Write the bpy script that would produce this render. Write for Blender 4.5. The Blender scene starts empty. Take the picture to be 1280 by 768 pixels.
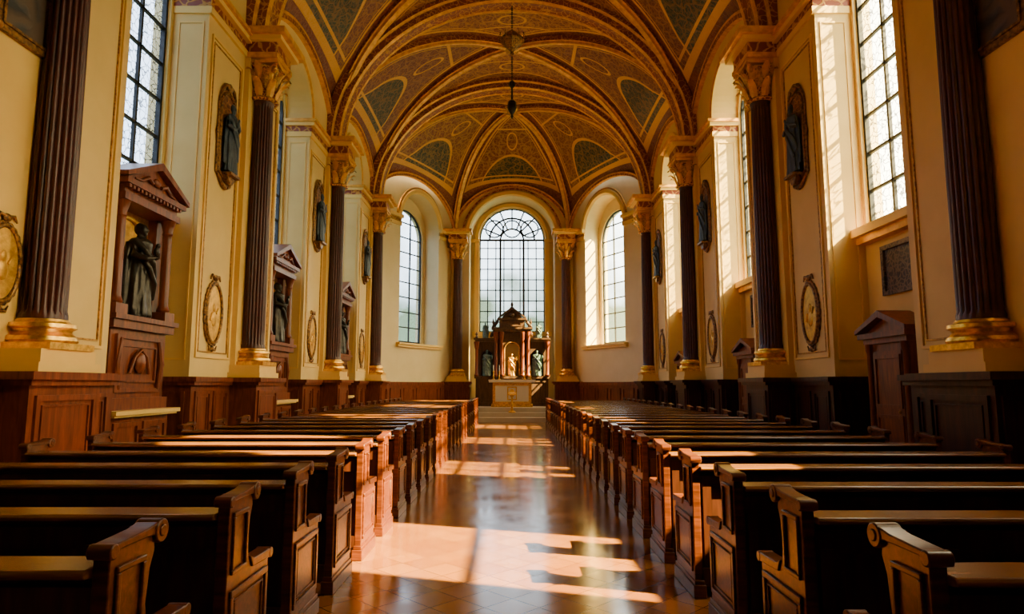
import bpy, bmesh, math, random
from mathutils import Vector, Matrix
random.seed(3)
S=bpy.context.scene
COL=S.collection
pi=math.pi
# ------------------------------------------------------------------ materials
def newmat(name):
    m=bpy.data.materials.new(name); m.use_nodes=True
    nt=m.node_tree; b=nt.nodes['Principled BSDF']
    return m,nt,b
def N(nt,t,**k):
    n=nt.nodes.new(t)
    for a,v in k.items(): setattr(n,a,v)
    return n
def coords(nt,scale=(1,1,1),rot=(0,0,0),kind='Object'):
    tc=N(nt,'ShaderNodeTexCoord'); mp=N(nt,'ShaderNodeMapping')
    mp.inputs['Scale'].default_value=scale; mp.inputs['Rotation'].default_value=rot
    nt.links.new(tc.outputs[kind],mp.inputs[0]); return mp.outputs[0]
def ramp(nt,fac,stops):
    r=N(nt,'ShaderNodeValToRGB'); e=r.color_ramp.elements
    while len(e)<len(stops): e.new(.5)
    for i,(p,c) in enumerate(stops):
        e[i].position=p; e[i].color=(*c,1)
    nt.links.new(fac,r.inputs[0]); return r.outputs[0]
def mth(nt,op,a,b=None,c=None):
    n=N(nt,'ShaderNodeMath',operation=op)
    for i,v in enumerate((a,b,c)):
        if v is None: continue
        if isinstance(v,(int,float)): n.inputs[i].default_value=v
        else: nt.links.new(v,n.inputs[i])
    return n.outputs[0]
def mixc(nt,f,a,b):
    n=N(nt,'ShaderNodeMix',data_type='RGBA')
    for i,v in ((0,f),(6,a),(7,b)):
        if isinstance(v,(int,float)): n.inputs[i].default_value=v
        elif isinstance(v,tuple): n.inputs[i].default_value=(*v,1)
        else: nt.links.new(v,n.inputs[i])
    return n.outputs[2]
def bump(nt,b,h,strength=.3,dist=.02):
    n=N(nt,'ShaderNodeBump'); n.inputs['Strength'].default_value=strength; n.inputs['Distance'].default_value=dist
    nt.links.new(h,n.inputs['Height']); nt.links.new(n.outputs[0],b.inputs['Normal'])
def noise(nt,vec,scale,detail=4,rough=.55,dist=0):
    n=N(nt,'ShaderNodeTexNoise'); n.inputs['Scale'].default_value=scale; n.inputs['Detail'].default_value=detail
    n.inputs['Roughness'].default_value=rough; n.inputs['Distortion'].default_value=dist
    nt.links.new(vec,n.inputs['Vector']); return n.outputs[0]
def wood(name,dark,light,rough=.28,grain=(1.5,18,18)):
    m,nt,b=newmat(name)
    v=coords(nt,grain); f=noise(nt,v,1.6,6,.6,.6)
    c=ramp(nt,f,[(.3,dark),(.55,tuple((a+c_)/2 for a,c_ in zip(dark,light))),(.75,light)])
    nt.links.new(c,b.inputs['Base Color'])
    b.inputs['Roughness'].default_value=rough
    b.inputs['Specular IOR Level'].default_value=.35
    bump(nt,b,f,.08,.005); return m
def plaster(name,c1,c2,rough=.6):
    m,nt,b=newmat(name); v=coords(nt); f=noise(nt,v,.7,6,.6)
    nt.links.new(ramp(nt,f,[(.3,c1),(.7,c2)]),b.inputs['Base Color']); b.inputs['Roughness'].default_value=rough
    bump(nt,b,noise(nt,v,30,3),.05,.005); return m
def metal(name,c1,c2,rough=.32,met=.85,sc=14):
    m,nt,b=newmat(name); v=coords(nt); f=noise(nt,v,sc,5,.6)
    nt.links.new(ramp(nt,f,[(.35,c1),(.65,c2)]),b.inputs['Base Color']); b.inputs['Metallic'].default_value=met
    b.inputs['Roughness'].default_value=rough; bump(nt,b,f,.25,.01); return m
def filigree(nt,vec,scale,width=.06):
    w=N(nt,'ShaderNodeVectorMath',operation='MULTIPLY_ADD')
    nn=N(nt,'ShaderNodeTexNoise'); nn.inputs['Scale'].default_value=scale*.7; nt.links.new(vec,nn.inputs['Vector'])
    nt.links.new(nn.outputs[1],w.inputs[0]); w.inputs[1].default_value=(.5/scale*3,)*3; nt.links.new(vec,w.inputs[2])
    vo=N(nt,'ShaderNodeTexVoronoi',feature='DISTANCE_TO_EDGE'); vo.inputs['Scale'].default_value=scale
    nt.links.new(w.outputs[0],vo.inputs['Vector'])
    r=N(nt,'ShaderNodeMapRange'); r.inputs[1].default_value=width*.5; r.inputs[2].default_value=width*1.5
    r.inputs[3].default_value=1; r.inputs[4].default_value=0
    nt.links.new(vo.outputs[0],r.inputs[0]); return r.outputs[0]
def ornate(name,base,line,scale=4,width=.1,rough=.5):
    m,nt,b=newmat(name); v=coords(nt); f=filigree(nt,v,scale,width)
    nt.links.new(mixc(nt,f,base,line),b.inputs['Base Color']); b.inputs['Roughness'].default_value=rough
    bump(nt,b,f,.3,.02); return m
WOOD=wood('mahogany',(.030,.0055,.0012),(.19,.043,.004),.28)
WOODL=wood('ledge_wood',(.08,.024,.003),(.28,.105,.016),.24)
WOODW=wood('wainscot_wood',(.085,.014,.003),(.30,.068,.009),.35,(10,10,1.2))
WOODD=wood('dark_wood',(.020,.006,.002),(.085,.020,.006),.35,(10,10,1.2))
WOODG=wood('altarpiece_wood',(.045,.022,.012),(.15,.078,.04),.4,(10,10,1.2))
CREAM=plaster('cream_plaster',(.70,.48,.15),(.82,.59,.21))
CREAMT=plaster('cream_trim',(.78,.49,.11),(.88,.61,.17),.5)
PALE=plaster('apse_plaster',(.66,.51,.24),(.76,.61,.33))
GOLD=metal('gilt',(.62,.31,.02),(.97,.60,.07))
GOLDD=metal('old_gilt',(.25,.11,.015),(.65,.34,.05),.4,.7,20)
FRAMED=metal('dark_frame',(.05,.022,.008),(.4,.19,.035),.4,.5,20)
BRONZE=metal('bronze',(.016,.014,.012),(.055,.046,.036),.35,.6,10)
GREENB=metal('verdigris',(.05,.10,.09),(.15,.23,.21),.5,.2,12)
BLUE=metal('blue_robe',(.010,.02,.04),(.035,.06,.10),.45,.1,8)
IRON=metal('iron',(.012,.014,.018),(.03,.03,.035),.5,.5)
SHAFT=metal('porphyry',(.050,.008,.005),(.082,.015,.009),.42,.0,7)
RED=ornate('red_ornate',(.24,.035,.007),(.6,.29,.04),5,.08)
CAPM=ornate('capital_red_gold',(.22,.03,.008),(.75,.4,.06),14,.14,.4)
RIBG=metal('rib_gold',(.62,.27,.022),(.88,.46,.05),.42,.2,6)
RIBR=ornate('rib_red',(.24,.045,.007),(.55,.24,.03),6,.05)
MEDAL=metal('medallion_gold',(.5,.25,.02),(.85,.5,.06),.38,.55,9)
PLAQ=ornate('plaque_relief',(.035,.028,.028),(.14,.1,.07),12,.12,.5)
STONE=plaster('pale_stone',(.42,.34,.22),(.54,.45,.32),.4)
CLOTH=plaster('altar_cloth',(.72,.63,.46),(.8,.71,.54),.8)
WAX=plaster('candle_wax',(.8,.74,.6),(.85,.8,.66),.5)
PAINT=ornate('old_painting',(.025,.03,.04),(.10,.07,.05),3,.2,.4)
# floor tiles
m,nt,b=newmat('floor_tiles'); v=coords(nt,(1,1,1),(0,0,pi/4))
br=N(nt,'ShaderNodeTexBrick'); br.offset=0; br.inputs['Scale'].default_value=1
for k,val in (('Brick Width',.26),('Row Height',.26),('Mortar Size',.0035),('Mortar Smooth',.3),('Bias',0)): br.inputs[k].default_value=val
br.inputs['Color1'].default_value=(.23,.075,.008,1); br.inputs['Color2'].default_value=(.33,.125,.016,1); br.inputs['Mortar'].default_value=(.06,.024,.006,1)
nt.links.new(v,br.inputs['Vector'])
nf=noise(nt,coords(nt),2.2,6,.6)
cc=mixc(nt,mth(nt,'MULTIPLY',nf,.5),br.outputs[0],(.10,.032,.006))
nt.links.new(cc,b.inputs['Base Color'])
rr=N(nt,'ShaderNodeMapRange'); rr.inputs[1].default_value=.3; rr.inputs[2].default_value=.7; rr.inputs[3].default_value=.10; rr.inputs[4].default_value=.22
nt.links.new(nf,rr.inputs[0]); nt.links.new(rr.outputs[0],b.inputs['Roughness'])
bump(nt,b,mth(nt,'SUBTRACT',1,br.outputs[1]),.25,.004)
FLOOR=m
# vault: UV=(s,t)
def vaultmat(name,c_green,c_mid,c_top,line):
    m,nt,b=newmat(name)
    uv=N(nt,'ShaderNodeUVMap'); uv.uv_map='UVMap'; sp=N(nt,'ShaderNodeSeparateXYZ'); nt.links.new(uv.outputs[0],sp.inputs[0])
    s=mth(nt,'ABSOLUTE',sp.outputs[0]); t=sp.outputs[1]
    d1=mth(nt,'SUBTRACT',mth(nt,'SUBTRACT',mth(nt,'SUBTRACT',1,t),s),.15)
    d2=mth(nt,'SUBTRACT',t,.06)
    ins=mth(nt,'MINIMUM',d1,d2)
    inside=mth(nt,'GREATER_THAN',ins,0)
    l1=mth(nt,'LESS_THAN',mth(nt,'ABSOLUTE',ins),.016)
    l1b=mth(nt,'LESS_THAN',mth(nt,'ABSOLUTE',mth(nt,'SUBTRACT',ins,.045)),.006)
    tt=mth(nt,'ADD',t,mth(nt,'MULTIPLY',mth(nt,'MULTIPLY',s,s),.9))
    g=mth(nt,'LESS_THAN',tt,.30)
    la=mth(nt,'MULTIPLY',mth(nt,'LESS_THAN',mth(nt,'ABSOLUTE',mth(nt,'SUBTRACT',tt,.31)),.012),inside)
    mid=mth(nt,'LESS_THAN',t,.60)
    lb=mth(nt,'MULTIPLY',mth(nt,'LESS_THAN',mth(nt,'ABSOLUTE',mth(nt,'SUBTRACT',t,.60)),.010),inside)
    dx=mth(nt,'MULTIPLY',s,1.1); dy=mth(nt,'SUBTRACT',t,.46)
    rd=mth(nt,'SQRT',mth(nt,'ADD',mth(nt,'MULTIPLY',dx,dx),mth(nt,'MULTIPLY',dy,dy)))
    lc=mth(nt,'LESS_THAN',mth(nt,'ABSOLUTE',mth(nt,'SUBTRACT',rd,.09)),.009)
    v=coords(nt); f1=filigree(nt,v,3.4,.07); f2=filigree(nt,v,8,.10)
    f1=mth(nt,'MAXIMUM',mth(nt,'MULTIPLY',f1,.95),mth(nt,'MULTIPLY',f2,.55))
    col=mixc(nt,mid,c_top,c_mid); col=mixc(nt,g,col,c_green)
    fg=mth(nt,'MULTIPLY',f1,mth(nt,'MULTIPLY_ADD',g,-.35,.85))
    col=mixc(nt,fg,col,line)
    brd=mixc(nt,mth(nt,'MULTIPLY',f2,.3),(.17,.022,.004),line)
    col=mixc(nt,inside,brd,col)
    L=mth(nt,'MAXIMUM',mth(nt,'MAXIMUM',l1,l1b),mth(nt,'MAXIMUM',mth(nt,'MAXIMUM',la,lb),lc))
    col=mixc(nt,L,col,(.72,.36,.04))
    nt.links.new(col,b.inputs['Base Color']); b.inputs['Roughness'].default_value=.5
    bump(nt,b,mth(nt,'ADD',L,f1),.4,.04)
    return m
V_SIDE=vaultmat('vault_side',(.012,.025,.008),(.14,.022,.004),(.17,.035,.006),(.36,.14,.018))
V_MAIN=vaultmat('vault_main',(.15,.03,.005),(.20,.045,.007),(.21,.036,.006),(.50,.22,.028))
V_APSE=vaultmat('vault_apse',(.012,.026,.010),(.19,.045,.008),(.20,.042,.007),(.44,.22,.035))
# glass
def glass(name,trans,tint,sc,lead,wd):
    m=bpy.data.materials.new(name); m.use_nodes=True; nt=m.node_tree; nt.nodes.clear()
    out=N(nt,'ShaderNodeOutputMaterial'); tr=N(nt,'ShaderNodeBsdfTransparent'); tr.inputs[0].default_value=(*tint,1)
    tl=N(nt,'ShaderNodeBsdfTranslucent'); tl.inputs[0].default_value=(*tint,1)
    v=coords(nt)
    mx=N(nt,'ShaderNodeMixShader'); mx.inputs[0].default_value=trans
    nt.links.new(tr.outputs[0],mx.inputs[1]); nt.links.new(tl.outputs[0],mx.inputs[2])
    dk=N(nt,'ShaderNodeBsdfDiffuse'); dk.inputs[0].default_value=(.03,.03,.035,1)
    f=filigree(nt,v,sc,wd)
    mx2=N(nt,'ShaderNodeMixShader'); nt.links.new(mth(nt,'MULTIPLY',f,lead),mx2.inputs[0])
    nt.links.new(mx.outputs[0],mx2.inputs[1]); nt.links.new(dk.outputs[0],mx2.inputs[2])
    nt.links.new(mx2.outputs[0],out.inputs[0]); return m
GL_SIDE=glass('leaded_glass',.12,(.97,.98,1),7.5,.85,.05)
GL_END=glass('clear_glass',.05,(.98,.99,1),3,.1,.03)
# ------------------------------------------------------------------ mesh builder
class MB:
    def __init__(s): s.v=[];s.f=[];s.m=[];s.uv=None
    def add(s,vs,fs,mat=0):
        o=len(s.v); s.v+= [tuple(p) for p in vs]
        for f in fs: s.f.append([i+o for i in f]); s.m.append(mat)
    def box(s,x0,x1,y0,y1,z0,z1,mat=0):
        x0,x1=min(x0,x1),max(x0,x1); y0,y1=min(y0,y1),max(y0,y1)
        vs=[(x,y,z) for z in (z0,z1) for y in (y0,y1) for x in (x0,x1)]
        s.add(vs,[(0,2,3,1),(4,5,7,6),(0,1,5,4),(2,6,7,3),(0,4,6,2),(1,3,7,5)],mat)
    def prism(s,poly,axis,a0,a1,mat=0):
        n=len(poly)
        def P(a,p):
            return (a,p[0],p[1]) if axis=='x' else ((p[0],a,p[1]) if axis=='y' else (p[0],p[1],a))
        vs=[P(a0,p) for p in poly]+[P(a1,p) for p in poly]
        fs=[list(range(n))[::-1],list(range(n,2*n))]+[(i,(i+1)%n,n+(i+1)%n,n+i) for i in range(n)]
        s.add(vs,fs,mat)
    def lathe(s,prof,n=24,c=(0,0),mat=0,sx=1,sy=1,fn=None):
        vs=[]
        for r,z in prof:
            for i in range(n):
                a=2*pi*i/n; k=fn(a,z) if fn else 1
                vs.append((c[0]+r*k*sx*math.cos(a),c[1]+r*k*sy*math.sin(a),z))
        fs=[]
        for j in range(len(prof)-1):
            for i in range(n): fs.append((j*n+i,j*n+(i+1)%n,(j+1)*n+(i+1)%n,(j+1)*n+i))
        fs.append(tuple(range(n))[::-1]); fs.append(tuple((len(prof)-1)*n+i for i in range(n)))
        s.add(vs,fs,mat)
    def ball(s,c,r,mat=0,n=14,m=9):
        rx,ry,rz=r if isinstance(r,tuple) else (r,r,r)
        vs=[(c[0],c[1],c[2]-rz)]
        for j in range(1,m):
            p=-pi/2+pi*j/m
            for i in range(n): a=2*pi*i/n; vs.append((c[0]+rx*math.cos(p)*math.cos(a),c[1]+ry*math.cos(p)*math.sin(a),c[2]+rz*math.sin(p)))
        vs.append((c[0],c[1],c[2]+rz)); fs=[]
        for i in range(n): fs.append((0,1+(i+1)%n,1+i)); fs.append((len(vs)-1,1+(m-2)*n+i,1+(m-2)*n+(i+1)%n))
        for j in range(m-2):
            for i in range(n): fs.append((1+j*n+i,1+j*n+(i+1)%n,1+(j+1)*n+(i+1)%n,1+(j+1)*n+i))
        s.add(vs,fs,mat)
    def tube(s,pts,r,n=8,mat=0,closed=False):
        pts=[Vector(p) for p in pts]; L=len(pts); vs=[]
        ref=Vector((.13,.31,.94)).normalized()
        for i,p in enumerate(pts):
            a=pts[(i-1)%L] if (closed or i>0) else p; c=pts[(i+1)%L] if (closed or i<L-1) else p
            t=(c-a).normalized(); u=t.cross(ref)
            if u.length<1e-3: u=t.cross(Vector((1,0,0)))
            u.normalize(); w=t.cross(u)
            rr=r[i] if isinstance(r,(list,tuple)) else r
            for k in range(n): an=2*pi*k/n; vs.append(p+(u*math.cos(an)+w*math.sin(an))*rr)
        fs=[]
        for i in range(L if closed else L-1):
            j=(i+1)%L
            for k in range(n): fs.append((i*n+k,i*n+(k+1)%n,j*n+(k+1)%n,j*n+k))
        if not closed: fs+= [tuple(range(n))[::-1],tuple((L-1)*n+k for k in range(n))]
        s.add(vs,fs,mat)
    def sweep(s,pts,lat,prof,mats):
        pts=[Vector(p) for p in pts]; lat=Vector(lat); L=len(pts); n=len(prof)
        ctr=sum((p for p in pts),Vector())/L; vs=[]
        for i,p in enumerate(pts):
            a=pts[max(i-1,0)]; c=pts[min(i+1,L-1)]; t=(c-a).normalized(); w=t.cross(lat).normalized()
            if w.dot(ctr-Vector((0,0,3))-p)<0: w=-w
            for (l,q) in prof: vs.append(p+lat*l+w*q)
        o=len(s.v); s.v+=[tuple(q) for q in vs]
        for i in range(L-1):
            for j in range(n-1):
                s.f.append([o+i*n+j,o+i*n+j+1,o+(i+1)*n+j+1,o+(i+1)*n+j]); s.m.append(mats[j])
    def frame(s,plane,x,a0,a1,z0,z1,w,d,mat=0):
        def B(p0,p1,q0,q1):
            if plane=='x': s.box(min(x,x+d),max(x,x+d),p0,p1,q0,q1,mat)
            else: s.box(p0,p1,x,x+d,q0,q1,mat)
        B(a0,a1,z0,z0+w); B(a0,a1,z1-w,z1); B(a0,a0+w,z0+w,z1-w); B(a1-w,a1,z0+w,z1-w)
    def mesh(s,name,mats,smooth=False,recalc=True):
        me=bpy.data.meshes.new(name); me.from_pydata(s.v,[],s.f)
        for m in mats: me.materials.append(m)
        for p,mi in zip(me.polygons,s.m): p.material_index=mi
        if recalc:
            bm=bmesh.new(); bm.from_mesh(me); bmesh.ops.recalc_face_normals(bm,faces=bm.faces); bm.to_mesh(me); bm.free()
        if smooth:
            me.polygons.foreach_set('use_smooth',[True]*len(me.polygons))
            try: me.set_sharp_from_angle(angle=math.radians(38))
            except Exception: pass
        me.update(); return me
    def obj(s,name,mats,smooth=False,**k):
        return mk(name,s.mesh(name,mats,smooth),**k)
def mk(name,data,loc=(0,0,0),rot=0,parent=None,label=None,cat=None,group=None,kind=None,bevel=0,scale=1):
    o=bpy.data.objects.new(name,data); COL.objects.link(o)
    o.location=loc; o.rotation_euler=(0,0,rot); o.scale=(scale,)*3 if not isinstance(scale,tuple) else scale
    if parent: o.parent=parent
    if label: o['label']=label
    if cat: o['category']=cat
    if group: o['group']=group
    if kind: o['kind']=kind
    if bevel:
        bv=o.modifiers.new('bevel','BEVEL'); bv.width=bevel; bv.segments=2; bv.limit_method='ANGLE'
    return o
# ------------------------------------------------------------------ layout
WX=5.38; BX=6.02; SP=8.5; RISE=4.8; CX=5.13
COLS=[-4.5,1.3,7.1,12.9,18.7,24.5]
BAYS=[(COLS[i]+COLS[i+1])/2-.2 for i in range(5)]
OH=1.12; SIDE_SPR=8.55; WHW=1.04
SILL={-1:4.4,1:4.1}
YE=25.1; AP=(2.75,30.2)
RWN=1.85; RWA=1.85; RWC=2.4
b=MB(); b.box(-6.5,6.5,-4.6,31.8,-.15,0); b.obj('floor',[FLOOR],kind='structure')
def wallpanel(mb,P,d,n,s0,s1,z0,z1,ops,th,mat=0,rmat=0):
    P=Vector(P);d=Vector(d);n=Vector(n)
    M=lambda s,z,q=0:(P+d*s+n*q+Vector((0,0,z)))
    cur=s0
    for (c,hw,zs,sp) in ops:
        mb.add([M(cur,z0),M(c-hw,z0),M(c-hw,z1),M(cur,z1)],[(0,1,2,3)],mat)
        if zs>z0: mb.add([M(c-hw,z0),M(c+hw,z0),M(c+hw,zs),M(c-hw,zs)],[(0,1,2,3)],mat)
        K=24; arc=[(c-hw*math.cos(pi*i/K),sp+hw*math.sin(pi*i/K)) for i in range(K+1)]
        for i in range(K):
            a,b_=arc[i],arc[i+1]
            mb.add([M(*a),M(*b_),M(b_[0],z1),M(a[0],z1)],[(0,1,2,3)],mat)
        path=[(c-hw,zs)]+arc+[(c+hw,zs)]
        for i in range(len(path)-1):
            a,b_=path[i],path[i+1]
            mb.add([M(*a),M(*b_),M(b_[0],b_[1],th),M(a[0],a[1],th)],[(0,1,2,3)],rmat)
        if zs>0: mb.add([M(c-hw,zs),M(c+hw,zs),M(c+hw,zs,th),M(c-hw,zs,th)],[(0,1,2,3)],rmat)
        cur=c+hw
    mb.add([M(cur,z0),M(s1,z0),M(s1,z1),M(cur,z1)],[(0,1,2,3)],mat)
WN=[0]
def window(P,d,n,c,hw,zs,sp,fancy,gm,q,sparse=False):
    P=Vector(P);d=Vector(d);n=Vector(n); WN[0]+=1
    M=lambda s,z,qq=0:(P+d*(c+s)+n*(q+qq)+Vector((0,0,z)))
    mb=MB()
    def bar(a,b_,w,dp=.05):
        dx=b_[0]-a[0];dz=b_[1]-a[1];L=math.hypot(dx,dz)
        if L<1e-4: return
        px,pz=-dz/L*w/2,dx/L*w/2
        vs=[]
        for qq in (-dp/2,dp/2):
            vs+=[M(a[0]+px,a[1]+pz,qq),M(b_[0]+px,b_[1]+pz,qq),M(b_[0]-px,b_[1]-pz,qq),M(a[0]-px,a[1]-pz,qq)]
        mb.add(vs,[(0,1,2,3),(7,6,5,4),(0,4,5,1),(1,5,6,2),(2,6,7,3),(3,7,4,0)])
    K=28; arc=[(-hw*math.cos(pi*i/K),sp+hw*math.sin(pi*i/K)) for i in range(K+1)]
    path=[(-hw,zs)]+arc+[(hw,zs)]
    for i in range(len(path)-1): bar(path[i],path[i+1],.1,.08)
    bar((-hw,zs),(hw,zs),.12,.08)
    top=lambda s: sp+math.sqrt(max(hw*hw-s*s,0))
    if fancy:
        nv=8
        for i in range(1,nv):
            s=-hw+2*hw*i/nv; bar((s,zs),(s,sp),.05)
        z=zs+.5
        while z<sp-.05: bar((-hw,z),(hw,z),.045); z+=.52
        bar((-hw,sp),(hw,sp),.09,.08)
        for r in (hw*.36,hw*.7):
            for i in range(K): 
                a0,a1=pi*i/K,pi*(i+1)/K
                bar((-r*math.cos(a0),sp+r*math.sin(a0)),(-r*math.cos(a1),sp+r*math.sin(a1)),.08)
        for i in range(1,8):
            a=pi*i/8; bar((hw*.36*math.cos(a),sp+hw*.36*math.sin(a)),(hw*math.cos(a),sp+hw*math.sin(a)),.065)
        for c0 in (-hw*.55,0,hw*.55):
            r=hw*.27
            for i in range(20):
                a0,a1=2*pi*i/20,2*pi*(i+1)/20
                bar((c0+r*math.cos(a0),sp+hw*.36+r*math.sin(a0)),(c0+r*math.cos(a1),sp+hw*.36+r*math.sin(a1)),.06)
        bar((-hw*.36,zs),(-hw*.36,sp),.1,.08); bar((hw*.36,zs),(hw*.36,sp),.1,.08)
    elif sparse:
        for k in (.33,.66): bar((-hw,zs+(sp-zs)*k),(hw,zs+(sp-zs)*k),.05)
    else:
        nv=3
        for i in range(1,nv):
            s=-hw+2*hw*i/nv; bar((s,zs),(s,top(s)),.055)
        z=zs+.66
        while z<sp+hw-.1:
            e=hw if z<=sp else math.sqrt(hw*hw-(z-sp)**2)
            bar((-e,z),(e,z),.045); z+=.66
    w=mb.obj('window_%d'%WN[0],[IRON],kind='structure')
    g=MB(); vs=[M(a[0],a[1],.03) for a in path]; g.add(vs,[tuple(range(len(vs)))])
    g.obj('glass_pane',[gm],parent=w)
    L=bpy.data.lights.new('window_skylight','AREA'); L.shape='RECTANGLE'; L.size=2*hw; L.size_y=sp+hw-zs; L.energy=1
    try: L.cycles.is_portal=True
    except Exception: pass
    lo=bpy.data.objects.new('window_skylight',L); COL.objects.link(lo)
    lo.location=M(0,(zs+sp+hw)/2,.35)
    x=d.copy(); y=Vector((0,0,1)); zz=x.cross(y)
    if zz.dot(n)<0: x=-d; zz=x.cross(y)
    lo.rotation_euler=Matrix((x,y,zz)).transposed().to_euler()
ZT=13.5
for sx,side in ((-1,'left'),(1,'right')):
    mb=MB()
    ops=[(y+4.5,OH,0,SIDE_SPR) for y in BAYS]
    wb=BAYS[1:] if sx>0 else BAYS[2:]
    wallpanel(mb,(sx*WX,-4.5,0),(0,1,0),(sx,0,0),0,YE+4.5,0,ZT,ops,BX-WX,0,0)
    wallpanel(mb,(sx*BX,-4.5,0),(0,1,0),(sx,0,0),0,YE+4.5,0,ZT,[(y+4.5,WHW,SILL[sx],8.5) for y in wb],.3,0,0)
    mb.obj('wall_'+side,[CREAM],kind='structure')
    for y in wb:
        window((sx*BX,0,0),(0,1,0),(sx,0,0),y,WHW,SILL[sx],8.5,False,GL_END if y<6 else GL_SIDE,.1,sparse=y<6)
mb=MB(); mb.box(-6.3,6.3,-4.7,-4.5,0,13.6); mb.obj('wall_back',[WOODD],kind='structure')
# apse walls
for sx,side in ((-1,'apse_left'),(1,'apse_right')):
    P=Vector((sx*WX,YE,0)); Q=Vector((sx*AP[0],AP[1],0)); d=(Q-P); L=d.length; d.normalize()
    n=Vector((d.y,-d.x,0)); 
    if n.x*sx<0: n=-n
    mb=MB(); c=L/2+.2
    wallpanel(mb,P,d,n,0,L,0,ZT,[(c,1.42,3.2,8.3)],.75,0,0)
    wallpanel(mb,P+n*.75,d,n,-.6,L+.6,0,ZT,[(c,1.2,3.3,7.95)],.3,0,0)
    mb.obj('wall_'+side,[PALE],kind='structure')
    window(P+n*.75,d,n,c,1.2,3.3,7.95,False,GL_END,.1)
    t=MB(); K=lambda s,z,q:P+d*s+n*q+Vector((0,0,z))
    for (z0,z1,q) in ((3.02,3.12,-.12),(3.12,3.2,-.2)):
        vs=[K(c-1.6,z0,q),K(c+1.6,z0,q),K(c+1.6,z0,.02),K(c-1.6,z0,.02),K(c-1.6,z1,q),K(c+1.6,z1,q),K(c+1.6,z1,.02),K(c-1.6,z1,.02)]
        t.add(vs,[(0,1,2,3),(4,5,6,7),(0,1,5,4),(1,2,6,5),(2,3,7,6),(3,0,4,7)])
    pts=[K(c-1.48*math.cos(pi*i/24),8.3+1.48*math.sin(pi*i/24),0) for i in range(25)]
    t.sweep(pts,tuple(n),[(0,-.16),(-.1,-.14),(-.1,.0),(0,.05)],[0,0,0])
    t.sweep(pts,tuple(n),[(0,-.26),(-.05,-.24),(-.05,-.2),(0,-.2)],[1,1,1])
    for (z0,z1,q,mi) in ((8.05,8.2,-.06,0),(8.2,8.36,-.04,1),(8.36,8.5,-.16,0)):
        for (a,b_) in ((0,c-1.42),(c+1.42,L)):
            vs=[K(a,z0,q),K(b_,z0,q),K(b_,z0,.02),K(a,z0,.02),K(a,z1,q),K(b_,z1,q),K(b_,z1,.02),K(a,z1,.02)]
            t.add(vs,[(0,1,2,3),(4,5,6,7),(0,1,5,4),(1,2,6,5),(2,3,7,6),(3,0,4,7)],mi)
    t.obj('trim_%s'%side,[CREAMT,GOLDD],kind='structure')
    w=MB()
    for (z0,z1,q,a,b_) in ((0,1.45,-.06,0,L),(1.45,1.6,-.12,0,L),(0,.2,-.1,0,L)):
        vs=[K(a,z0,q),K(b_,z0,q),K(b_,z0,.02),K(a,z0,.02),K(a,z1,q),K(b_,z1,q),K(b_,z1,.02),K(a,z1,.02)]
        w.add(vs,[(0,1,2,3),(4,5,6,7),(0,1,5,4),(1,2,6,5),(2,3,7,6),(3,0,4,7)])
    for i in range(6):
        a=.2+i*(L-.4)/6; b_=a+(L-.4)/6-.18
        for (s0,s1,z0,z1) in ((a,b_,.3,.35),(a,b_,1.3,1.35),(a,a+.05,.35,1.3),(b_-.05,b_,.35,1.3)):
            vs=[K(s0,z0,-.09),K(s1,z0,-.09),K(s1,z0,-.05),K(s0,z0,-.05),K(s0,z1,-.09),K(s1,z1,-.09),K(s1,z1,-.05),K(s0,z1,-.05)]
            w.add(vs,[(0,1,2,3),(4,5,6,7),(0,1,5,4),(1,2,6,5),(2,3,7,6),(3,0,4,7)])
    w.obj('baseboard_'+side,[WOODW],kind='structure')
mb=MB()
wallpanel(mb,(-AP[0],AP[1],0),(1,0,0),(0,1,0),0,2*AP[0],0,ZT,[(AP[0],2.0,0,8.4)],1.2,0,0)
wallpanel(mb,(-AP[0]-.6,AP[1]+1.2,0),(1,0,0),(0,1,0),0,2*AP[0]+1.2,0,ZT,[(AP[0]+.6,1.58,4.0,8.55)],.35,0,0)
mb.obj('wall_front',[PALE],kind='structure')
window((0,AP[1]+1.2,0),(1,0,0),(0,1,0),0,1.58,4.0,8.55,True,GL_END,.15)
t=MB()
pts=[(-2.05*math.cos(pi*i/32),AP[1],8.4+2.05*math.sin(pi*i/32)) for i in range(33)]
t.sweep(pts,(0,-1,0),[(0,-.18),(.12,-.16),(.12,0),(0,.05)],[0,0,0])
t.sweep(pts,(0,-1,0),[(0,-.34),(.05,-.33),(.05,-.26),(0,-.25)],[1,1,1])
pts=[(-1.65*math.cos(pi*i/32),AP[1]+1.2,8.55+1.65*math.sin(pi*i/32)) for i in range(33)]
t.sweep(pts,(0,-1,0),[(0,-.16),(.1,-.14),(.1,0),(0,.05)],[0,0,0])
for s in (-1,1):
    t.box(s*1.6,s*1.82,AP[1]+1.1,AP[1]+1.21,4,8.55,0)
    t.box(s*1.58,s*1.99,AP[1]+1.05,AP[1]+1.21,8.4,8.55,0)
t.box(-1.9,1.9,AP[1]+1.0,AP[1]+1.21,3.8,4.0,0)
t.obj('trim_apse_window',[CREAMT,RED],kind='structure')
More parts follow.
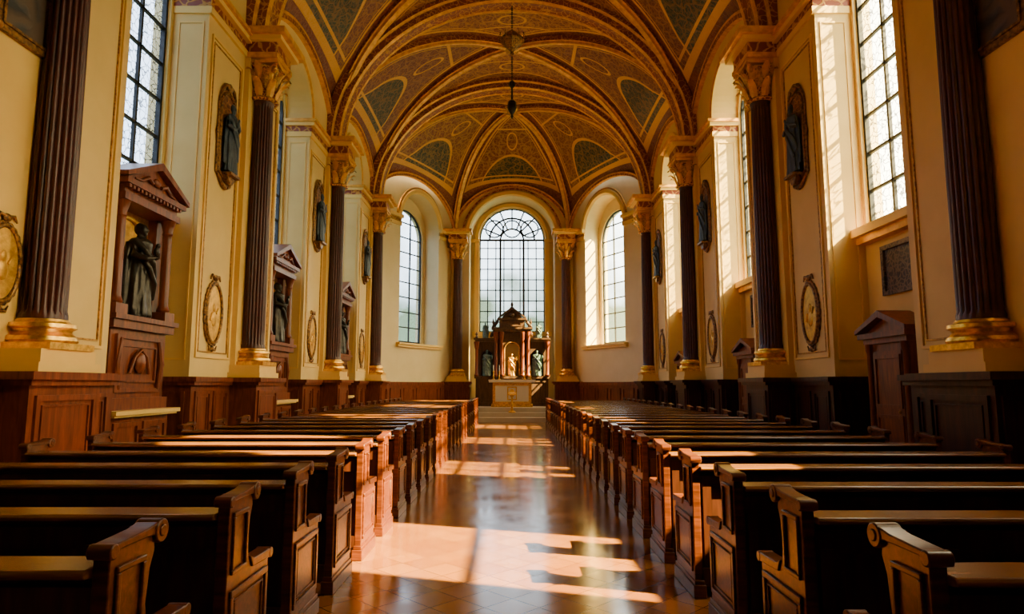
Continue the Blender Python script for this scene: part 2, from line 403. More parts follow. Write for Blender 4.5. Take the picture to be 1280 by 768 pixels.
# ---- vault
vb=MB(); UV=[]
def webz(sv,t,RW):
    if RW is None: return SP+RISE*math.sqrt(max(1-sv*sv,0))
    G=RISE*math.sqrt(max(1-(1-t)**2,0)); Hc=RW+(RISE-RW)*math.sin(pi/2*t)
    B=max(Hc-G,0); u=sv/max(1-t,1e-6)
    return SP+G+B*math.sqrt(max(1-u*u,0))
def web(P,Q,C,mat,RW=None):
    nu,ntt=36,26; o=len(vb.v); mid=(P+Q)/2; h=(Q-P)/2
    for j in range(ntt+1):
        t=1-math.cos(j/ntt*pi/2)
        for i in range(nu+1):
            u=-math.cos(pi*i/nu); sv=u*(1-t); p=mid*(1-t)+C*t+h*sv
            vb.v.append((p.x,p.y,webz(sv,t,RW))); UV.append((sv,t))
    for j in range(ntt):
        for i in range(nu):
            vb.f.append([o+j*(nu+1)+i,o+j*(nu+1)+i+1,o+(j+1)*(nu+1)+i+1,o+(j+1)*(nu+1)+i]); vb.m.append(mat)
ribs=MB()
def rib(A,C,w=.15,dp=.22):
    pts=[]
    for i in range(25):
        t=1-math.cos(i/24*pi/2); p=A*(1-t)+C*t
        pts.append((p.x,p.y,SP+RISE*math.sqrt(max(1-(1-t)**2,0))))
    d=(C-A).normalized(); lat=(-d.y,d.x,0)
    ribs.sweep(pts,lat,[(-w,-.05),(-w,dp*.6),(-w*.6,dp*.65),(-w*.5,dp),(w*.5,dp),(w*.6,dp*.65),(w,dp*.6),(w,-.05)],[1,0,0,0,0,0,1])
centers=[]
def V2(x,y): return Vector((x,y,0))
for i in range(5):
    y0,y1=COLS[i],COLS[i+1]; C=V2(0,(y0+y1)/2); centers.append(C)
    a,b_,c,d=V2(-WX,y0),V2(WX,y0),V2(WX,y1),V2(-WX,y1)
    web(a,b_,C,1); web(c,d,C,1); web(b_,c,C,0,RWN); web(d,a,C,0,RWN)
    for q in (a,b_,c,d): rib(q,C)
CA=V2(0,26.9); a,b_,c,d=V2(-WX,24.5),V2(WX,24.5),V2(AP[0],AP[1]),V2(-AP[0],AP[1])
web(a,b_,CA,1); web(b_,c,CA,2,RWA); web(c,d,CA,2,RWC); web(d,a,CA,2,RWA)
for q in (a,b_,c,d): rib(q,CA)
me=bpy.data.meshes.new('ceiling'); me.from_pydata(vb.v,[],vb.f)
for mm in (V_SIDE,V_MAIN,V_APSE): me.materials.append(mm)
for p,mi in zip(me.polygons,vb.m): p.material_index=mi; p.use_smooth=True
uvl=me.uv_layers.new(name='UVMap')
for l in me.loops: uvl.data[l.index].uv=UV[l.vertex_index]
mk('ceiling',me,kind='structure')
ribs.obj('trim_diagonal_ribs',[RIBG,RIBR],smooth=True,kind='structure')
for i,y in enumerate(COLS):
    r=MB(); pts=[(-WX*math.cos(pi*k/48),y,SP+RISE*math.sin(pi*k/48)) for k in range(49)]
    r.sweep(pts,(0,1,0),[(-.48,-.1),(-.48,.12),(-.40,.16),(-.36,.16),(-.34,.32),(-.24,.36),(-.2,.33),(.2,.33),(.24,.36),(.34,.32),(.36,.16),(.40,.16),(.48,.12),(.48,-.1)],[1,0,1,1,0,0,1,0,0,1,1,0,1])
    r.obj('trim_transverse_arch_%d'%(i+1),[RIBG,RIBR],smooth=True,kind='structure')
r=MB()
for sx in (-1,1):
    for i in range(5):
        y0,y1=COLS[i],COLS[i+1]; mid=(y0+y1)/2;h=(y1-y0)/2
        pts=[(sx*WX,mid-h*math.cos(pi*k/32),SP+RWN*math.sin(pi*k/32)) for k in range(33)]
        r.sweep(pts,(-sx,0,0),[(0,.14),(.12,.12),(.14,.02),(.14,-.05)],[0,1,0])
        pts=[(sx*WX,BAYS[i]-(OH+.03)*math.cos(pi*k/32),SIDE_SPR+(OH+.03)*math.sin(pi*k/32)) for k in range(33)]
        r.sweep(pts,(-sx,0,0),[(0,-.24),(.05,-.22),(.08,-.05),(.05,.03),(0,.03)],[2,2,0,2])
for (p,q,RW) in ((b_,c,RWA),(c,d,RWC),(d,a,RWA)):
    mid=(p+q)/2;h=(q-p)/2
    pts=[tuple(mid-h*math.cos(pi*k/32)+Vector((0,0,SP+RW*math.sin(pi*k/32)))) for k in range(33)]
    e=(q-p).normalized(); nn=Vector((-e.y,e.x,0)); 
    if nn.dot(CA-mid)<0: nn=-nn
    r.sweep(pts,tuple(nn),[(0,.12),(.12,.1),(.14,.02),(.14,-.05)],[0,1,0])
r.obj('trim_wall_ribs',[RIBG,RIBR,CREAMT],smooth=True,kind='structure')
pb=MB()
for sx in (-1,1):
    pb.prism([(sx*(WX-.01),24.0),(sx*(WX-.01),25.05),(sx*(WX-.2),25.5),(sx*5.8,25.6),(sx*5.8,24.0)],'z',0,8.5)
    pb.prism([(sx*2.5,30.15),(sx*2.78,30.0),(sx*3.1,30.1),(sx*3.0,30.6),(sx*2.5,30.4)],'z',0,8.5)
pb.obj('trim_corner_piers',[PALE],kind='structure')
# ---- pier entablature, wainscot, panels
for sx,side in ((-1,'left'),(1,'right')):
    e=MB(); w=MB()
    X=lambda v: sx*v
    for i,y in enumerate(COLS):
        n0=(BAYS[i-1]+OH) if i>0 else -4.5
        n1=(BAYS[i]-OH) if i<5 else YE
        for (z0,z1,q,mi) in ((8.05,8.18,.05,0),(8.18,8.34,.03,1),(8.34,8.44,.12,0),(8.44,8.52,.18,2)):
            e.box(X(WX-q),X(BX),n0-q*.6 if i>0 else n0,n1+(q*.6 if i<5 else 0),z0,z1,mi)
        if i not in (0,):
            e.box(X(WX-.1),X(WX+.01),y-(.9 if i==2 else .42),y+.42,1.86,8.05,0)
            for (a0,a1) in ((n0+.14,y-(1.0 if i==2 else .52)),(y+.52,n1-.14)):
                if a1-a0>.3:
                    e.frame('x',X(WX),a0,a1,1.95,7.75,.04,-sx*.03,0)
                    e.frame('x',X(WX),a0+.09,a1-.09,2.05,7.65,.02,-sx*.02,3)
        w.box(X(WX-.08),X(BX),n0-.06,n1+.06,0,1.48); w.box(X(WX-.16),X(BX),n0-.12,n1+.12,1.48,1.54); w.box(X(WX-.2),X(BX),n0-.15,n1+.15,1.54,1.62)
        w.box(X(WX-.13),X(BX),n0-.1,n1+.1,0,.2)
        segs=[(n0,y-.62),(y+.62,n1)]
        for (a0,a1) in segs:
            k=max(1,round((a1-a0)/.6)); st=(a1-a0)/k
            for q in range(k):
                w.frame('x',X(WX-.08),a0+q*st+.06,a0+(q+1)*st-.06,.3,1.38,.05,-sx*.03)
                w.frame('x',X(WX-.08),a0+q*st+.15,a0+(q+1)*st-.15,.39,1.29,.02,-sx*.02)
        if i>0:
            w.frame('y',n0-.06,min(X(WX+.02),X(BX-.04)),max(X(WX+.02),X(BX-.04)),.3,1.38,.05,-.03)
            e.frame('y',n0,min(X(WX+.08),X(BX-.1)),max(X(WX+.08),X(BX-.1)),1.9,7.9,.03,-.015,0)
    zs=SILL[sx]
    for y in BAYS:
        w.box(X(BX-.06),X(BX+.05),y-OH,y+OH,0,1.48); w.box(X(BX-.12),X(BX+.05),y-OH,y+OH,1.48,1.6)
        e.box(X(BX-.24),X(BX+.2),y-OH,y+OH,zs-.14,zs,0); e.box(X(BX-.16),X(BX+.05),y-OH,y+OH,zs-.26,zs-.14,2)
    e.obj('trim_entablature_'+side,[CREAMT,RED,RIBG,GOLDD],kind='structure')
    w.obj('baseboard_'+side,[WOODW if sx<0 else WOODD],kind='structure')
# ---- columns
def acanthus(mb,mat=0):
    z0,z1=7.25,8.05
    mb.lathe([(.235,z0),(.26,z0+.03),(.235,z0+.06),(.2,z0+.08),(.21,z0+.3),(.25,z0+.55),(.33,z1-.12)],24,mat=mat)
    for tier,(zb,h,r0,k,off) in enumerate(((z0+.07,.3,.215,8,0),(z0+.25,.32,.225,8,pi/8),(z0+.42,.28,.24,8,0))):
        for i in range(k):
            a=off+2*pi*i/k; vs=[]
            rows=[(0,.055,0),(.35,.07,.03),(.7,.065,.07),(.95,.05,.14),(1.02,.03,.19),(.88,.015,.21)]
            for (f,wd,o) in rows:
                for sgn in (-1,0,1):
                    rr=r0+o+(.025 if sgn==0 else 0)
                    vs.append((rr*math.cos(a)-sgn*wd*math.sin(a),rr*math.sin(a)+sgn*wd*math.cos(a),zb+h*f))
            fs=[]
            for j in range(len(rows)-1):
                for q in range(2): fs.append((j*3+q,j*3+q+1,j*3+q+4,j*3+q+3))
            mb.add(vs,fs,1 if tier!=1 else 2)
    for a in (pi/4,3*pi/4,5*pi/4,7*pi/4):
        pts=[]
        for k in range(16):
            th=k/15*3.2*pi; r=.085*(1-k/18); rr=.37+r*math.cos(th+pi*.5)
            pts.append((rr*math.cos(a),rr*math.sin(a),z1-.17+r*math.sin(th+pi*.5)))
        mb.tube(pts,.03,6,1)
    A=.36
    poly=[]
    for q in range(4):
        a=q*pi/2+pi/4
        poly.append((A*1.35*math.cos(a),A*1.35*math.sin(a))); a2=a+pi/4; poly.append((A*.86*math.cos(a2),A*.86*math.sin(a2)))
    mb.prism(poly,'z',z1-.08,z1,1)
CM={}
s=MB()
s.lathe([(.235,2.18),(.235,2.24),(.222,2.29),(.222,2.6),(.22,4),(.205,6),(.19,7.12),(.19,7.19),(.205,7.21),(.21,7.25)],120,fn=lambda a,z:1-.12*(1-abs(math.cos(a*10)))if 2.28<z<7.15 else 1)
CM['shaft']=s.mesh('shaft',[SHAFT],True)
s=MB(); s.box(-.36,.22,-.36,.36,1.86,1.93)
s.lathe([(.33,1.93),(.35,1.96),(.34,2.0),(.31,2.02),(.28,2.05),(.29,2.08),(.33,2.10),(.325,2.14),(.26,2.16),(.25,2.19)],40,sx=1.0)
CM['base']=s.mesh('base',[GOLD],True)
s=MB(); acanthus(s); CM['capital']=s.mesh('capital',[CAPM,RIBG,GOLDD],True)
def pedestal(mat):
    s=MB()
    s.box(-.33,.25,-.56,.56,0,1.48); s.box(-.37,.25,-.6,.6,0,.2); s.box(-.4,.25,-.63,.63,1.48,1.54); s.box(-.46,.25,-.69,.69,1.54,1.62)
    s.frame('x',-.33,-.48,.48,.3,1.38,.06,-.03); s.frame('x',-.33,-.38,.38,.4,1.28,.02,-.02)
    s.frame('y',-.56,-.28,.1,.3,1.38,.05,-.03)
    return s.mesh('pedestal',[mat])
s=MB(); s.box(-.36,.25,-.5,.5,1.62,1.72); s.box(-.33,.25,-.44,.44,1.72,1.86)
PL=s.mesh('plinth',[CREAMT])
s=MB(); 
for (z0,z1,q,mi) in ((8.05,8.15,.4,2),(8.15,8.38,.37,1),(8.38,8.47,.5,0),(8.47,8.6,.6,2)):
    s.box(-q,.25,-q-.05,q+.05,z0,z1,mi)
EB=s.mesh('entablature_block',[CREAMT,RED,RIBG])
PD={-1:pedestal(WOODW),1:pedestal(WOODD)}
def column(x,y,rot,sd):
    o=mk('column',None,(x,y,0),rot,label='dark maroon fluted column with gilt base and leafy capital',cat='column',group='nave columns')
    if sd==0: o['label']='dark fluted column flanking the arched window by the altar'; 
    for k in ('shaft','base'): mk(k,CM[k],parent=o)
    mk('capital',CM['capital'],parent=o,scale=(1.15,1.15,1),label='gilded capital with curling leaves')
    mk('pedestal',PD[1 if sd>0 else -1],parent=o,label='panelled mahogany pedestal'); mk('plinth',PL,parent=o); mk('entablature_block',EB,parent=o)
for y in COLS[2:]:
    column(-CX,y,pi,-1); column(CX,y,0,1)
column(-2.5,29.85,pi/2,0); column(2.5,29.85,pi/2,0)
# ---- pews
prof=[(.10,0),(.10,.93),(.13,.955),(.28,.962),(.36,.955),(.37,.9),(.345,.84),(.33,.72),(.345,.66),(.38,.61),(.43,.595),(.61,.59),(.61,0)]
e=MB(); e.prism(prof,'x',-.028,.028)
cap=[(.085,.93),(.08,.945),(.085,.965),(.11,.976),(.2,.98),(.3,.985),(.36,.996),(.39,.98),(.37,.945),(.33,.955),(.2,.955),(.12,.953),(.10,.935)]
e.prism(cap,'x',-.04,.04)
for (cy,cz,rr_,hw) in ((.385,.962,.043,.045),(.385,.962,.022,.05),(.625,.605,.027,.04),(.105,.953,.026,.041)):
    e.prism([(cy+rr_*math.cos(2*pi*i/18),cz+rr_*math.sin(2*pi*i/18)) for i in range(18)],'x',-hw,hw)
e.prism([(.38,.595),(.61,.583),(.64,.592),(.64,.62),(.61,.628),(.4,.633),(.35,.655)],'x',-.038,.038)
e.box(-.045,.045,.07,.64,0,.09); e.box(-.036,.036,.08,.63,.09,.12)
for sd in (-1,1):
    x=sd*.028
    e.frame('x',x,.13,.30,.62,.90,.022,sd*.014); e.frame('x',x,.13,.58,.17,.55,.032,sd*.014)
    e.frame('x',x,.18,.53,.22,.50,.012,sd*.01)
PE=e.mesh('pew_end',[WOOD],True)
W=1.43
e=MB(); e.prism([(.11,.08),(.15,.08),(.20,.86),(.16,.86)],'x',-W,W)
e.box(-W,W,.095,.13,.08,.2); e.box(-W,W,.12,.15,.74,.84)
for k in range(5): e.box(-W+.56*k+.02,-W+.56*k+.08,.11,.15,.2,.76)
BK=e.mesh('backrest',[WOODD])
e=MB(); e.prism([(.07,.875),(.06,.89),(.07,.905),(.25,.905),(.27,.89),(.26,.87),(.17,.86)],'x',-W,W); LD=e.mesh('top_rail',[WOODL])
e=MB(); e.prism([(.15,.42),(.15,.45),(.57,.46),(.6,.445),(.59,.42)],'x',-W,W); e.box(-W,W,.5,.53,.1,.42); ST=e.mesh('seat',[WOOD])
for k in range(26):
    for sx in (-1,1):
        y=2.08+.9*k - (.08 if sx>0 else 0)
        o=mk('pew',None,(sx*2.78,y,0),label='dark mahogany church pew with scrolled end panels',cat='pew',group='rows of pews beside the aisle')
        mk('pew_end',PE,(-W-.03,0,0),parent=o,bevel=.005 if k<8 else 0); mk('pew_end',PE,(W+.03,0,0),parent=o,bevel=.005 if k<8 else 0)
        mk('backrest',BK,parent=o); mk('top_rail',LD,parent=o,bevel=.005 if k<6 else 0); mk('seat',ST,parent=o)
# ---- statues
def bake(mb,name,mats,vox):
    me=mb.mesh(name,mats,False); o=bpy.data.objects.new('tmp',me); COL.objects.link(o)
    md=o.modifiers.new('r','REMESH'); md.mode='VOXEL'; md.voxel_size=vox; md.use_smooth_shade=True
    dg=bpy.context.evaluated_depsgraph_get(); ev=o.evaluated_get(dg)
    m2=bpy.data.meshes.new_from_object(ev); bpy.data.objects.remove(o)
    m2.name=name; m2.materials.clear()
    for m in mats: m2.materials.append(m)
    m2.polygons.foreach_set('use_smooth',[True]*len(m2.polygons))
    return m2
def figure(mat,pose=0):
    s=MB()
    f=lambda a,z:1+(.10*math.sin(9*a+6*z)+.05*math.sin(17*a-9*z))*max(0,.75-z)/.75
    s.lathe([(.17,0),(.172,.03),(.16,.12),(.15,.3),(.14,.45),(.118,.58),(.115,.64),(.135,.74),(.14,.79),(.11,.825),(.055,.845),(.042,.87),(.04,.9)],48,sy=.78,fn=f)
    s.ball((0,-.01,.93),(.05,.058,.068)); s.ball((0,.015,.94),(.056,.058,.07)); s.ball((0,-.07,.925),(.01,.014,.016),n=8,m=6)
    s.ball((0,-.05,.885),(.022,.02,.03),n=8,m=6)
    s.tube([(-.13,0,.8),(-.09,-.10,.7),(.02,-.13,.58),(.12,-.08,.46),(.14,.0,.3)],[.04,.035,.035,.045,.05],10)
    s.tube([(-.12,-.06,.66),(-.04,-.13,.52),(.06,-.14,.36),(.13,-.08,.2)],[.025,.03,.03,.03],8)
    s.tube([(.13,.03,.78),(.16,.05,.6),(.17,.06,.35),(.16,.05,.1)],[.035,.045,.05,.045],10)
    s.tube([(-.12,.05,.78),(-.15,.06,.5),(-.15,.06,.1)],[.035,.045,.045],10)
    if pose==0:
        A=[[(.125,0,.78),(.165,-.03,.64),(.10,-.13,.66),(.04,-.17,.71)],[(-.125,0,.78),(-.17,-.04,.63),(-.12,-.15,.60),(-.06,-.18,.62)]]
    else:
        A=[[(.125,0,.78),(.18,-.03,.66),(.20,-.14,.72),(.19,-.19,.80)],[(-.125,0,.78),(-.165,-.04,.63),(-.10,-.13,.64),(-.03,-.16,.68)]]
    for a in A:
        s.tube(a,[.045,.042,.034,.018],10)
        h=Vector(a[-1]); dd=(h-Vector(a[-2])).normalized()
        s.ball(tuple(h+dd*.012),(.017,.014,.02),n=8,m=6)
        for k in range(4):
            o=Vector(((k-1.5)*.009,0,0)); s.tube([h+o+dd*.01,h+o+dd*.045+Vector((0,0,-.004*abs(k-1.5)))],[.0065,.005],6)
    if pose==0: s.ball((.0,-.175,.70),(.035,.03,.05)); s.ball((.0,-.19,.76),.026)
    s.box(-.12,.12,-.1,.1,-.02,.02)
    return bake(s,'statue',[mat],.0095)
F0=figure(BRONZE,0); F1=F0.copy(); F1.materials.clear(); F1.materials.append(BLUE)
F2=figure(GREENB,1); F3=F2.copy(); F3.materials.clear(); F3.materials.append(GOLD)
# ---- side altars
def side_altar():
    p={}
    s=MB(); s.box(-.75,.75,-.45,0,0,1.04); s.box(-.79,.79,-.49,0,0,.15); s.frame('y',-.45,-.68,-.05,.22,.96,.06,-.03); s.frame('y',-.45,.05,.68,.22,.96,.06,-.03); p['altar_base']=(s,[WOODW],'')
    s=MB(); s.box(-.82,.82,-.56,0,1.04,1.07); s.box(-.85,.85,-.6,0,1.07,1.13); p['altar_slab']=(s,[CREAMT],'cream stone slab')
    s=MB(); s.box(-.72,.72,-.36,0,1.13,2.36); s.box(-.78,.78,-.41,0,1.13,1.3); s.box(-.8,.8,-.45,0,2.28,2.4); s.box(-.84,.84,-.5,0,2.4,2.47)
    s.frame('y',-.36,-.6,.6,1.38,2.2,.06,-.04); s.frame('y',-.36,-.45,.45,1.52,2.06,.03,-.03)
    for sg in (-1,1):
        s.tube([(sg*.5,-.39,1.42),(sg*.56,-.4,1.8),(sg*.5,-.39,2.15)],[.03,.05,.03],8)
    s.ball((0,-.4,1.8),(.12,.05,.16)); s.tube([(-.25,-.39,1.65),(-.15,-.4,1.9),(0,-.4,2.0),(.15,-.4,1.9),(.25,-.39,1.65)],.025,8)
    p['predella']=(s,[WOODW],'')
    s=MB()
    for sg in (-1,1):
        s.box(sg*.5,sg*.78,-.45,-.1,2.47,2.62)
        s.box(sg*.56,sg*.74,-.2,0,2.62,4.1)
        s.lathe([(.085,2.62),(.1,2.65),(.08,2.7),(.07,2.74),(.066,3.8),(.062,3.85),(.08,3.88),(.07,3.92),(.11,4.08),(.12,4.1)],16,(sg*.63,-.34))
        s.tube([(sg*.78,-.2,3.95),(sg*.84,-.2,3.7),(sg*.78,-.2,3.3),(sg*.84,-.2,3.0),(sg*.78,-.2,2.7)],[.02,.045,.03,.045,.02],8)
    s.box(-.76,.76,-.46,0,4.1,4.2); s.box(-.72,.72,-.42,0,4.2,4.32); s.box(-.82,.82,-.52,0,4.32,4.4)
    for k in range(15): s.box(-.74+.1*k,-.69+.1*k,-.5,-.4,4.27,4.32)
    p['frame_columns']=(s,[WOODW],'')
    s=MB(); K=20
    s.box(-.56,.56,-.06,0,2.47,4.1); arc=[(-.4*math.cos(pi*i/K),3.6+.4*math.sin(pi*i/K)) for i in range(K+1)]
    s.tube([(-.4,-.08,2.5)]+[(a[0],-.08,a[1]) for a in arc]+[(.4,-.08,2.5)],.035,8)
    p['gilt_niche']=(s,[MEDAL],'gilded arched niche back')
    s=MB(); s.prism([(-.8,4.4),(.8,4.4),(0,4.74)],'y',-.45,0)
    for sg in (-1,1):
        s.prism([(sg*.87,4.40),(sg*.87,4.47),(0,4.86),(0,4.74)],'y',-.55,0)
        s.tube([(sg*.12,-.47,4.5),(sg*.25,-.48,4.55),(sg*.4,-.47,4.46),(sg*.55,-.46,4.45)],[.03,.035,.025,.015],8)
    s.ball((0,-.47,4.54),(.09,.04,.07)); p['pediment']=(s,[WOODW],'')
    return {k:(v[0].mesh(k,v[1],True),v[2]) for k,v in p.items()}
SA=side_altar()
for i,y in enumerate(BAYS[2:]):
    ya=y-.12
    o=mk('side_altar',None,(-BX+.13,ya,0),pi/2,label='carved mahogany side altar with pediment and gilt niche',cat='altar',group='side altars in the wall bays')
    for k,(m_,lb) in SA.items(): mk(k,m_,parent=o,label=lb or None)
    mk('statue',F0,(-BX+.13+.28,ya,2.49),pi/2,scale=1.42,label='dark bronze robed statue standing in side altar niche',cat='statue',group='bronze side altar statues')
# right cupboards
s=MB(); s.box(-.52,.52,-.36,0,0,2.1); s.box(-.58,.58,-.42,0,0,.2); s.box(-.56,.56,-.42,0,2.1,2.18); s.box(-.62,.62,-.48,0,2.18,2.26)
for sg in (-1,1):
    s.lathe([(.06,.2),(.07,.25),(.05,.32),(.045,1.95),(.06,2.0),(.07,2.1)],14,(sg*.46,-.38))
CB=s.mesh('cabinet_body',[WOODW],True)
s=MB(); s.box(-.36,.36,-.39,-.36,.25,1.98); s.frame('y',-.39,-.33,.33,.32,1.05,.05,-.02); s.frame('y',-.39,-.33,.33,1.15,1.92,.05,-.02); CD=s.mesh('door',[WOODW])
s=MB(); s.prism([(-.58,2.26),(.58,2.26),(0,2.48)],'y',-.38,0)
for sg in (-1,1): s.prism([(sg*.66,2.26),(sg*.66,2.32),(0,2.58),(0,2.48)],'y',-.5,0)
CP=s.mesh('pediment',[WOODW])
s=MB(); s.ball((.29,-.42,1.1),.022); HN=s.mesh('handle',[GOLDD],True)
s=MB(); s.box(-.52,.52,-.03,0,0,.7); s.frame('y',-.03,-.58,.58,-.05,.75,.07,-.04)
PQ=s.mesh('relief_plaque',[PLAQ])
for y in BAYS[2:]:
    o=mk('confessional',None,(BX-.13,y-.2,0),-pi/2,label='carved red-brown confessional cabinet with low triangular pediment',cat='cabinet',group='confessionals in the wall bays')
    mk('cabinet_body',CB,parent=o); d_=mk('door',CD,parent=o); mk('handle',HN,parent=d_); mk('pediment',CP,parent=o)
    mk('relief_plaque',PQ,(BX-.002,y,2.95),-pi/2,label='dark carved rectangular relief plaque on wall beneath window',cat='plaque',group='relief plaques')
# ---- oval medallions and framed niche statues
def ring(mb,rx,rz,y,r,cz=0,n=40,mat=0,wob=0,k=12):
    mb.tube([((rx+wob*math.cos(k*2*pi*i/n))*math.cos(2*pi*i/n),y,cz+(rz+wob*math.cos(k*2*pi*i/n))*math.sin(2*pi*i/n)) for i in range(n)],r,8,mat,True)
s=MB(); vs=[(.29*math.cos(2*pi*i/40),-.03,.52*math.sin(2*pi*i/40)) for i in range(40)]
s.add(vs+[(v[0],0,v[2]) for v in vs],[tuple(range(40))]+[(i,(i+1)%40,40+(i+1)%40,40+i) for i in range(40)])
s.ball((0,-.03,.1),(.06,.02,.08)); s.ball((0,-.03,-.1),(.1,.02,.14)); s.tube([(-.08,-.035,.0),(-.14,-.035,-.14)],.02,6); s.tube([(.08,-.035,.0),(.15,-.035,.1)],.02,6)
MP=s.mesh('medallion_relief',[MEDAL],True)
s=MB(); ring(s,.30,.53,-.03,.035,n=60); ring(s,.345,.575,-.02,.022,n=96,wob=.01,k=24); 
s.ball((0,-.03,.64),(.08,.035,.06)); s.ball((0,-.03,-.64),(.06,.03,.05))
for sg in (-1,1):
    s.tube([(sg*.05,-.03,.66),(sg*.13,-.03,.68),(sg*.19,-.03,.6)],[.025,.025,.012],8); s.tube([(sg*.04,-.03,-.65),(sg*.11,-.03,-.66),(sg*.16,-.03,-.58)],[.025,.02,.01],8)
MF=s.mesh('oval_frame',[FRAMED],True)
def nichepath(hw,z0,z1,n=20):
    return [(-hw,z0)]+[(-hw*math.cos(pi*i/n),z1+hw*math.sin(pi*i/n)) for i in range(n+1)]+[(hw,z0)]
s=MB(); pth=nichepath(.3,-.72,.55); s.prism(pth,'y',-.03,0); NB=s.mesh('niche_back',[ornate('niche_dark',(.16,.05,.015),(.45,.2,.04),9,.06)])
s=MB()
pts=[(p[0],-.04,p[1]) for p in pth]; s.tube(pts+[(.0,-.04,-.84)],.035,8,closed=True)
pts=[(p[0]*1.17,-.025,p[1]*1.045) for p in pth]; s.tube(pts+[(.0,-.025,-.95)],.022,8,closed=True)
s.ball((0,-.05,.97),(.1,.04,.09)); s.ball((0,-.04,-.92),(.08,.04,.08))
for sg in (-1,1):
    s.tube([(sg*.06,-.04,1.0),(sg*.17,-.05,.97),(sg*.26,-.04,.86),(sg*.33,-.03,.7)],[.04,.035,.028,.015],8)
    s.tube([(sg*.35,-.03,.2),(sg*.39,-.035,0),(sg*.35,-.03,-.25)],[.015,.03,.015],8)
    s.tube([(sg*.06,-.04,-.94),(sg*.17,-.05,-.9),(sg*.28,-.03,-.76)],[.04,.03,.015],8)
s.box(-.2,.2,-.24,0,-.76,-.71); s.prism([(-.17,-.76),(.17,-.76),(.05,-.9),(-.05,-.9)],'y',-.16,0)
NF=s.mesh('niche_frame',[FRAMED],True)
s=MB(); s.box(-.34,.34,-.02,0,-.9,.9); PN=s.mesh('painting_panel',[PAINT])
s=MB(); s.frame('y',0,-.4,.4,-.96,.96,.09,-.05); s.frame('y',0,-.33,.33,-.89,.89,.03,-.07)
for sg in (-1,1): s.ball((sg*.36,-.05,-.92),(.05,.03,.05)); s.ball((sg*.36,-.05,.92),(.05,.03,.05))
PNF=s.mesh('picture_frame',[FRAMED])
for sx in (-1,1):
    rot=pi/2 if sx<0 else -pi/2
    for i,y in enumerate(COLS[2:]):
        yn=y-1.12; ym=y-1.25; zm=2.76; sc=1; x=sx*(WX-.001)
        if i==0:
            ym=y-.46; zm=2.74; sc=.75; x=sx*(WX-.101)
            o=mk('framed_painting',None,(x,y-.47,6.08),rot,label='tall dark painting in carved bronze frame on wall',cat='painting',group='framed paintings')
            mk('painting_panel',PN,parent=o); mk('picture_frame',PNF,parent=o)
        else:
            o=mk('wall_niche',None,(x,yn,6.08),rot,label='narrow dark and gilt framed niche mounted high on wall',cat='niche',group='framed wall niches')
            mk('niche_back',NB,parent=o); mk('niche_frame',NF,parent=o)
            mk('statue',F1,(x-sx*.135,yn,5.4),rot,scale=(1.25,.62,1.33),label='blue robed saint statue on bracket of gilt niche',cat='statue',group='saint statues in wall niches')
        if i==0 and sx>0: continue
        o=mk('wall_medallion',None,(x,ym,zm),rot,scale=sc,label='oval gilt relief medallion in dark carved frame on wall',cat='medallion',group='oval wall medallions')
        mk('medallion_relief',MP,parent=o); mk('oval_frame',MF,parent=o)
# ---- sanctuary
s=MB()
for i in range(3): s.box(-1.79,1.79,26.3+.38*i,30.1,.18*i,.18*(i+1))
s.obj('altar_steps',[STONE],label='pale stone steps leading up to altar',cat='steps')
Z0=.54
o=mk('high_altar',None,(0,28.3,Z0),label='altar table with pale cloth and gilt framed front',cat='altar')
s=MB(); s.box(-.82,.82,-.35,.4,0,1.08); s.box(-.88,.88,-.4,.4,0,.12); s.frame('y',-.35,-.82,.82,.12,1.02,.11,-.06); s.obj('altar_block',[GOLD],parent=o)
s=MB(); s.box(-.71,.71,-.37,-.34,.23,.91); s.obj('front_panel',[CLOTH],parent=o,label='pale altar front panel')
s=MB(); s.frame('y',-.37,-.2,.2,.3,.86,.04,-.02); s.ball((0,-.38,.58),(.11,.02,.18)); s.obj('emblem',[GOLD],parent=o)
s=MB(); s.box(-1,1,-.45,.45,1.1,1.16); s.box(-.98,.98,-.46,-.44,1.04,1.1); s.obj('altar_cloth',[CLOTH],parent=o)
for x in (-.8,-.55,.55,.8):
    c_=mk('candlestick',None,(x,28.35,Z0+1.16),label='tall gilt candlestick with white candle on altar',cat='candlestick',group='altar candlesticks')
    s=MB(); s.lathe([(.07,0),(.07,.02),(.03,.05),(.02,.1),(.035,.15),(.015,.2),(.015,.32),(.045,.35),(.045,.37)],12); s.obj('stand',[GOLD],True,parent=c_)
    s=MB(); s.lathe([(.018,.37),(.018,.62),(.004,.64)],10); s.obj('candle',[WAX],True,parent=c_)
o=mk('lectern',None,(0,26.87,.36),label='small ornate gilt lectern on the altar steps',cat='lectern')
s=MB(); s.lathe([(.15,0),(.15,.04),(.06,.08),(.04,.2),(.07,.32),(.035,.4),(.035,.62),(.08,.68),(.08,.7)],16); s.obj('stand',[GOLD],True,parent=o)
s=MB(); s.prism([(-.12,.7),(.12,.8),(.12,.83),(-.12,.73)],'x',-.15,.15); s.obj('desk_top',[GOLD],parent=o)
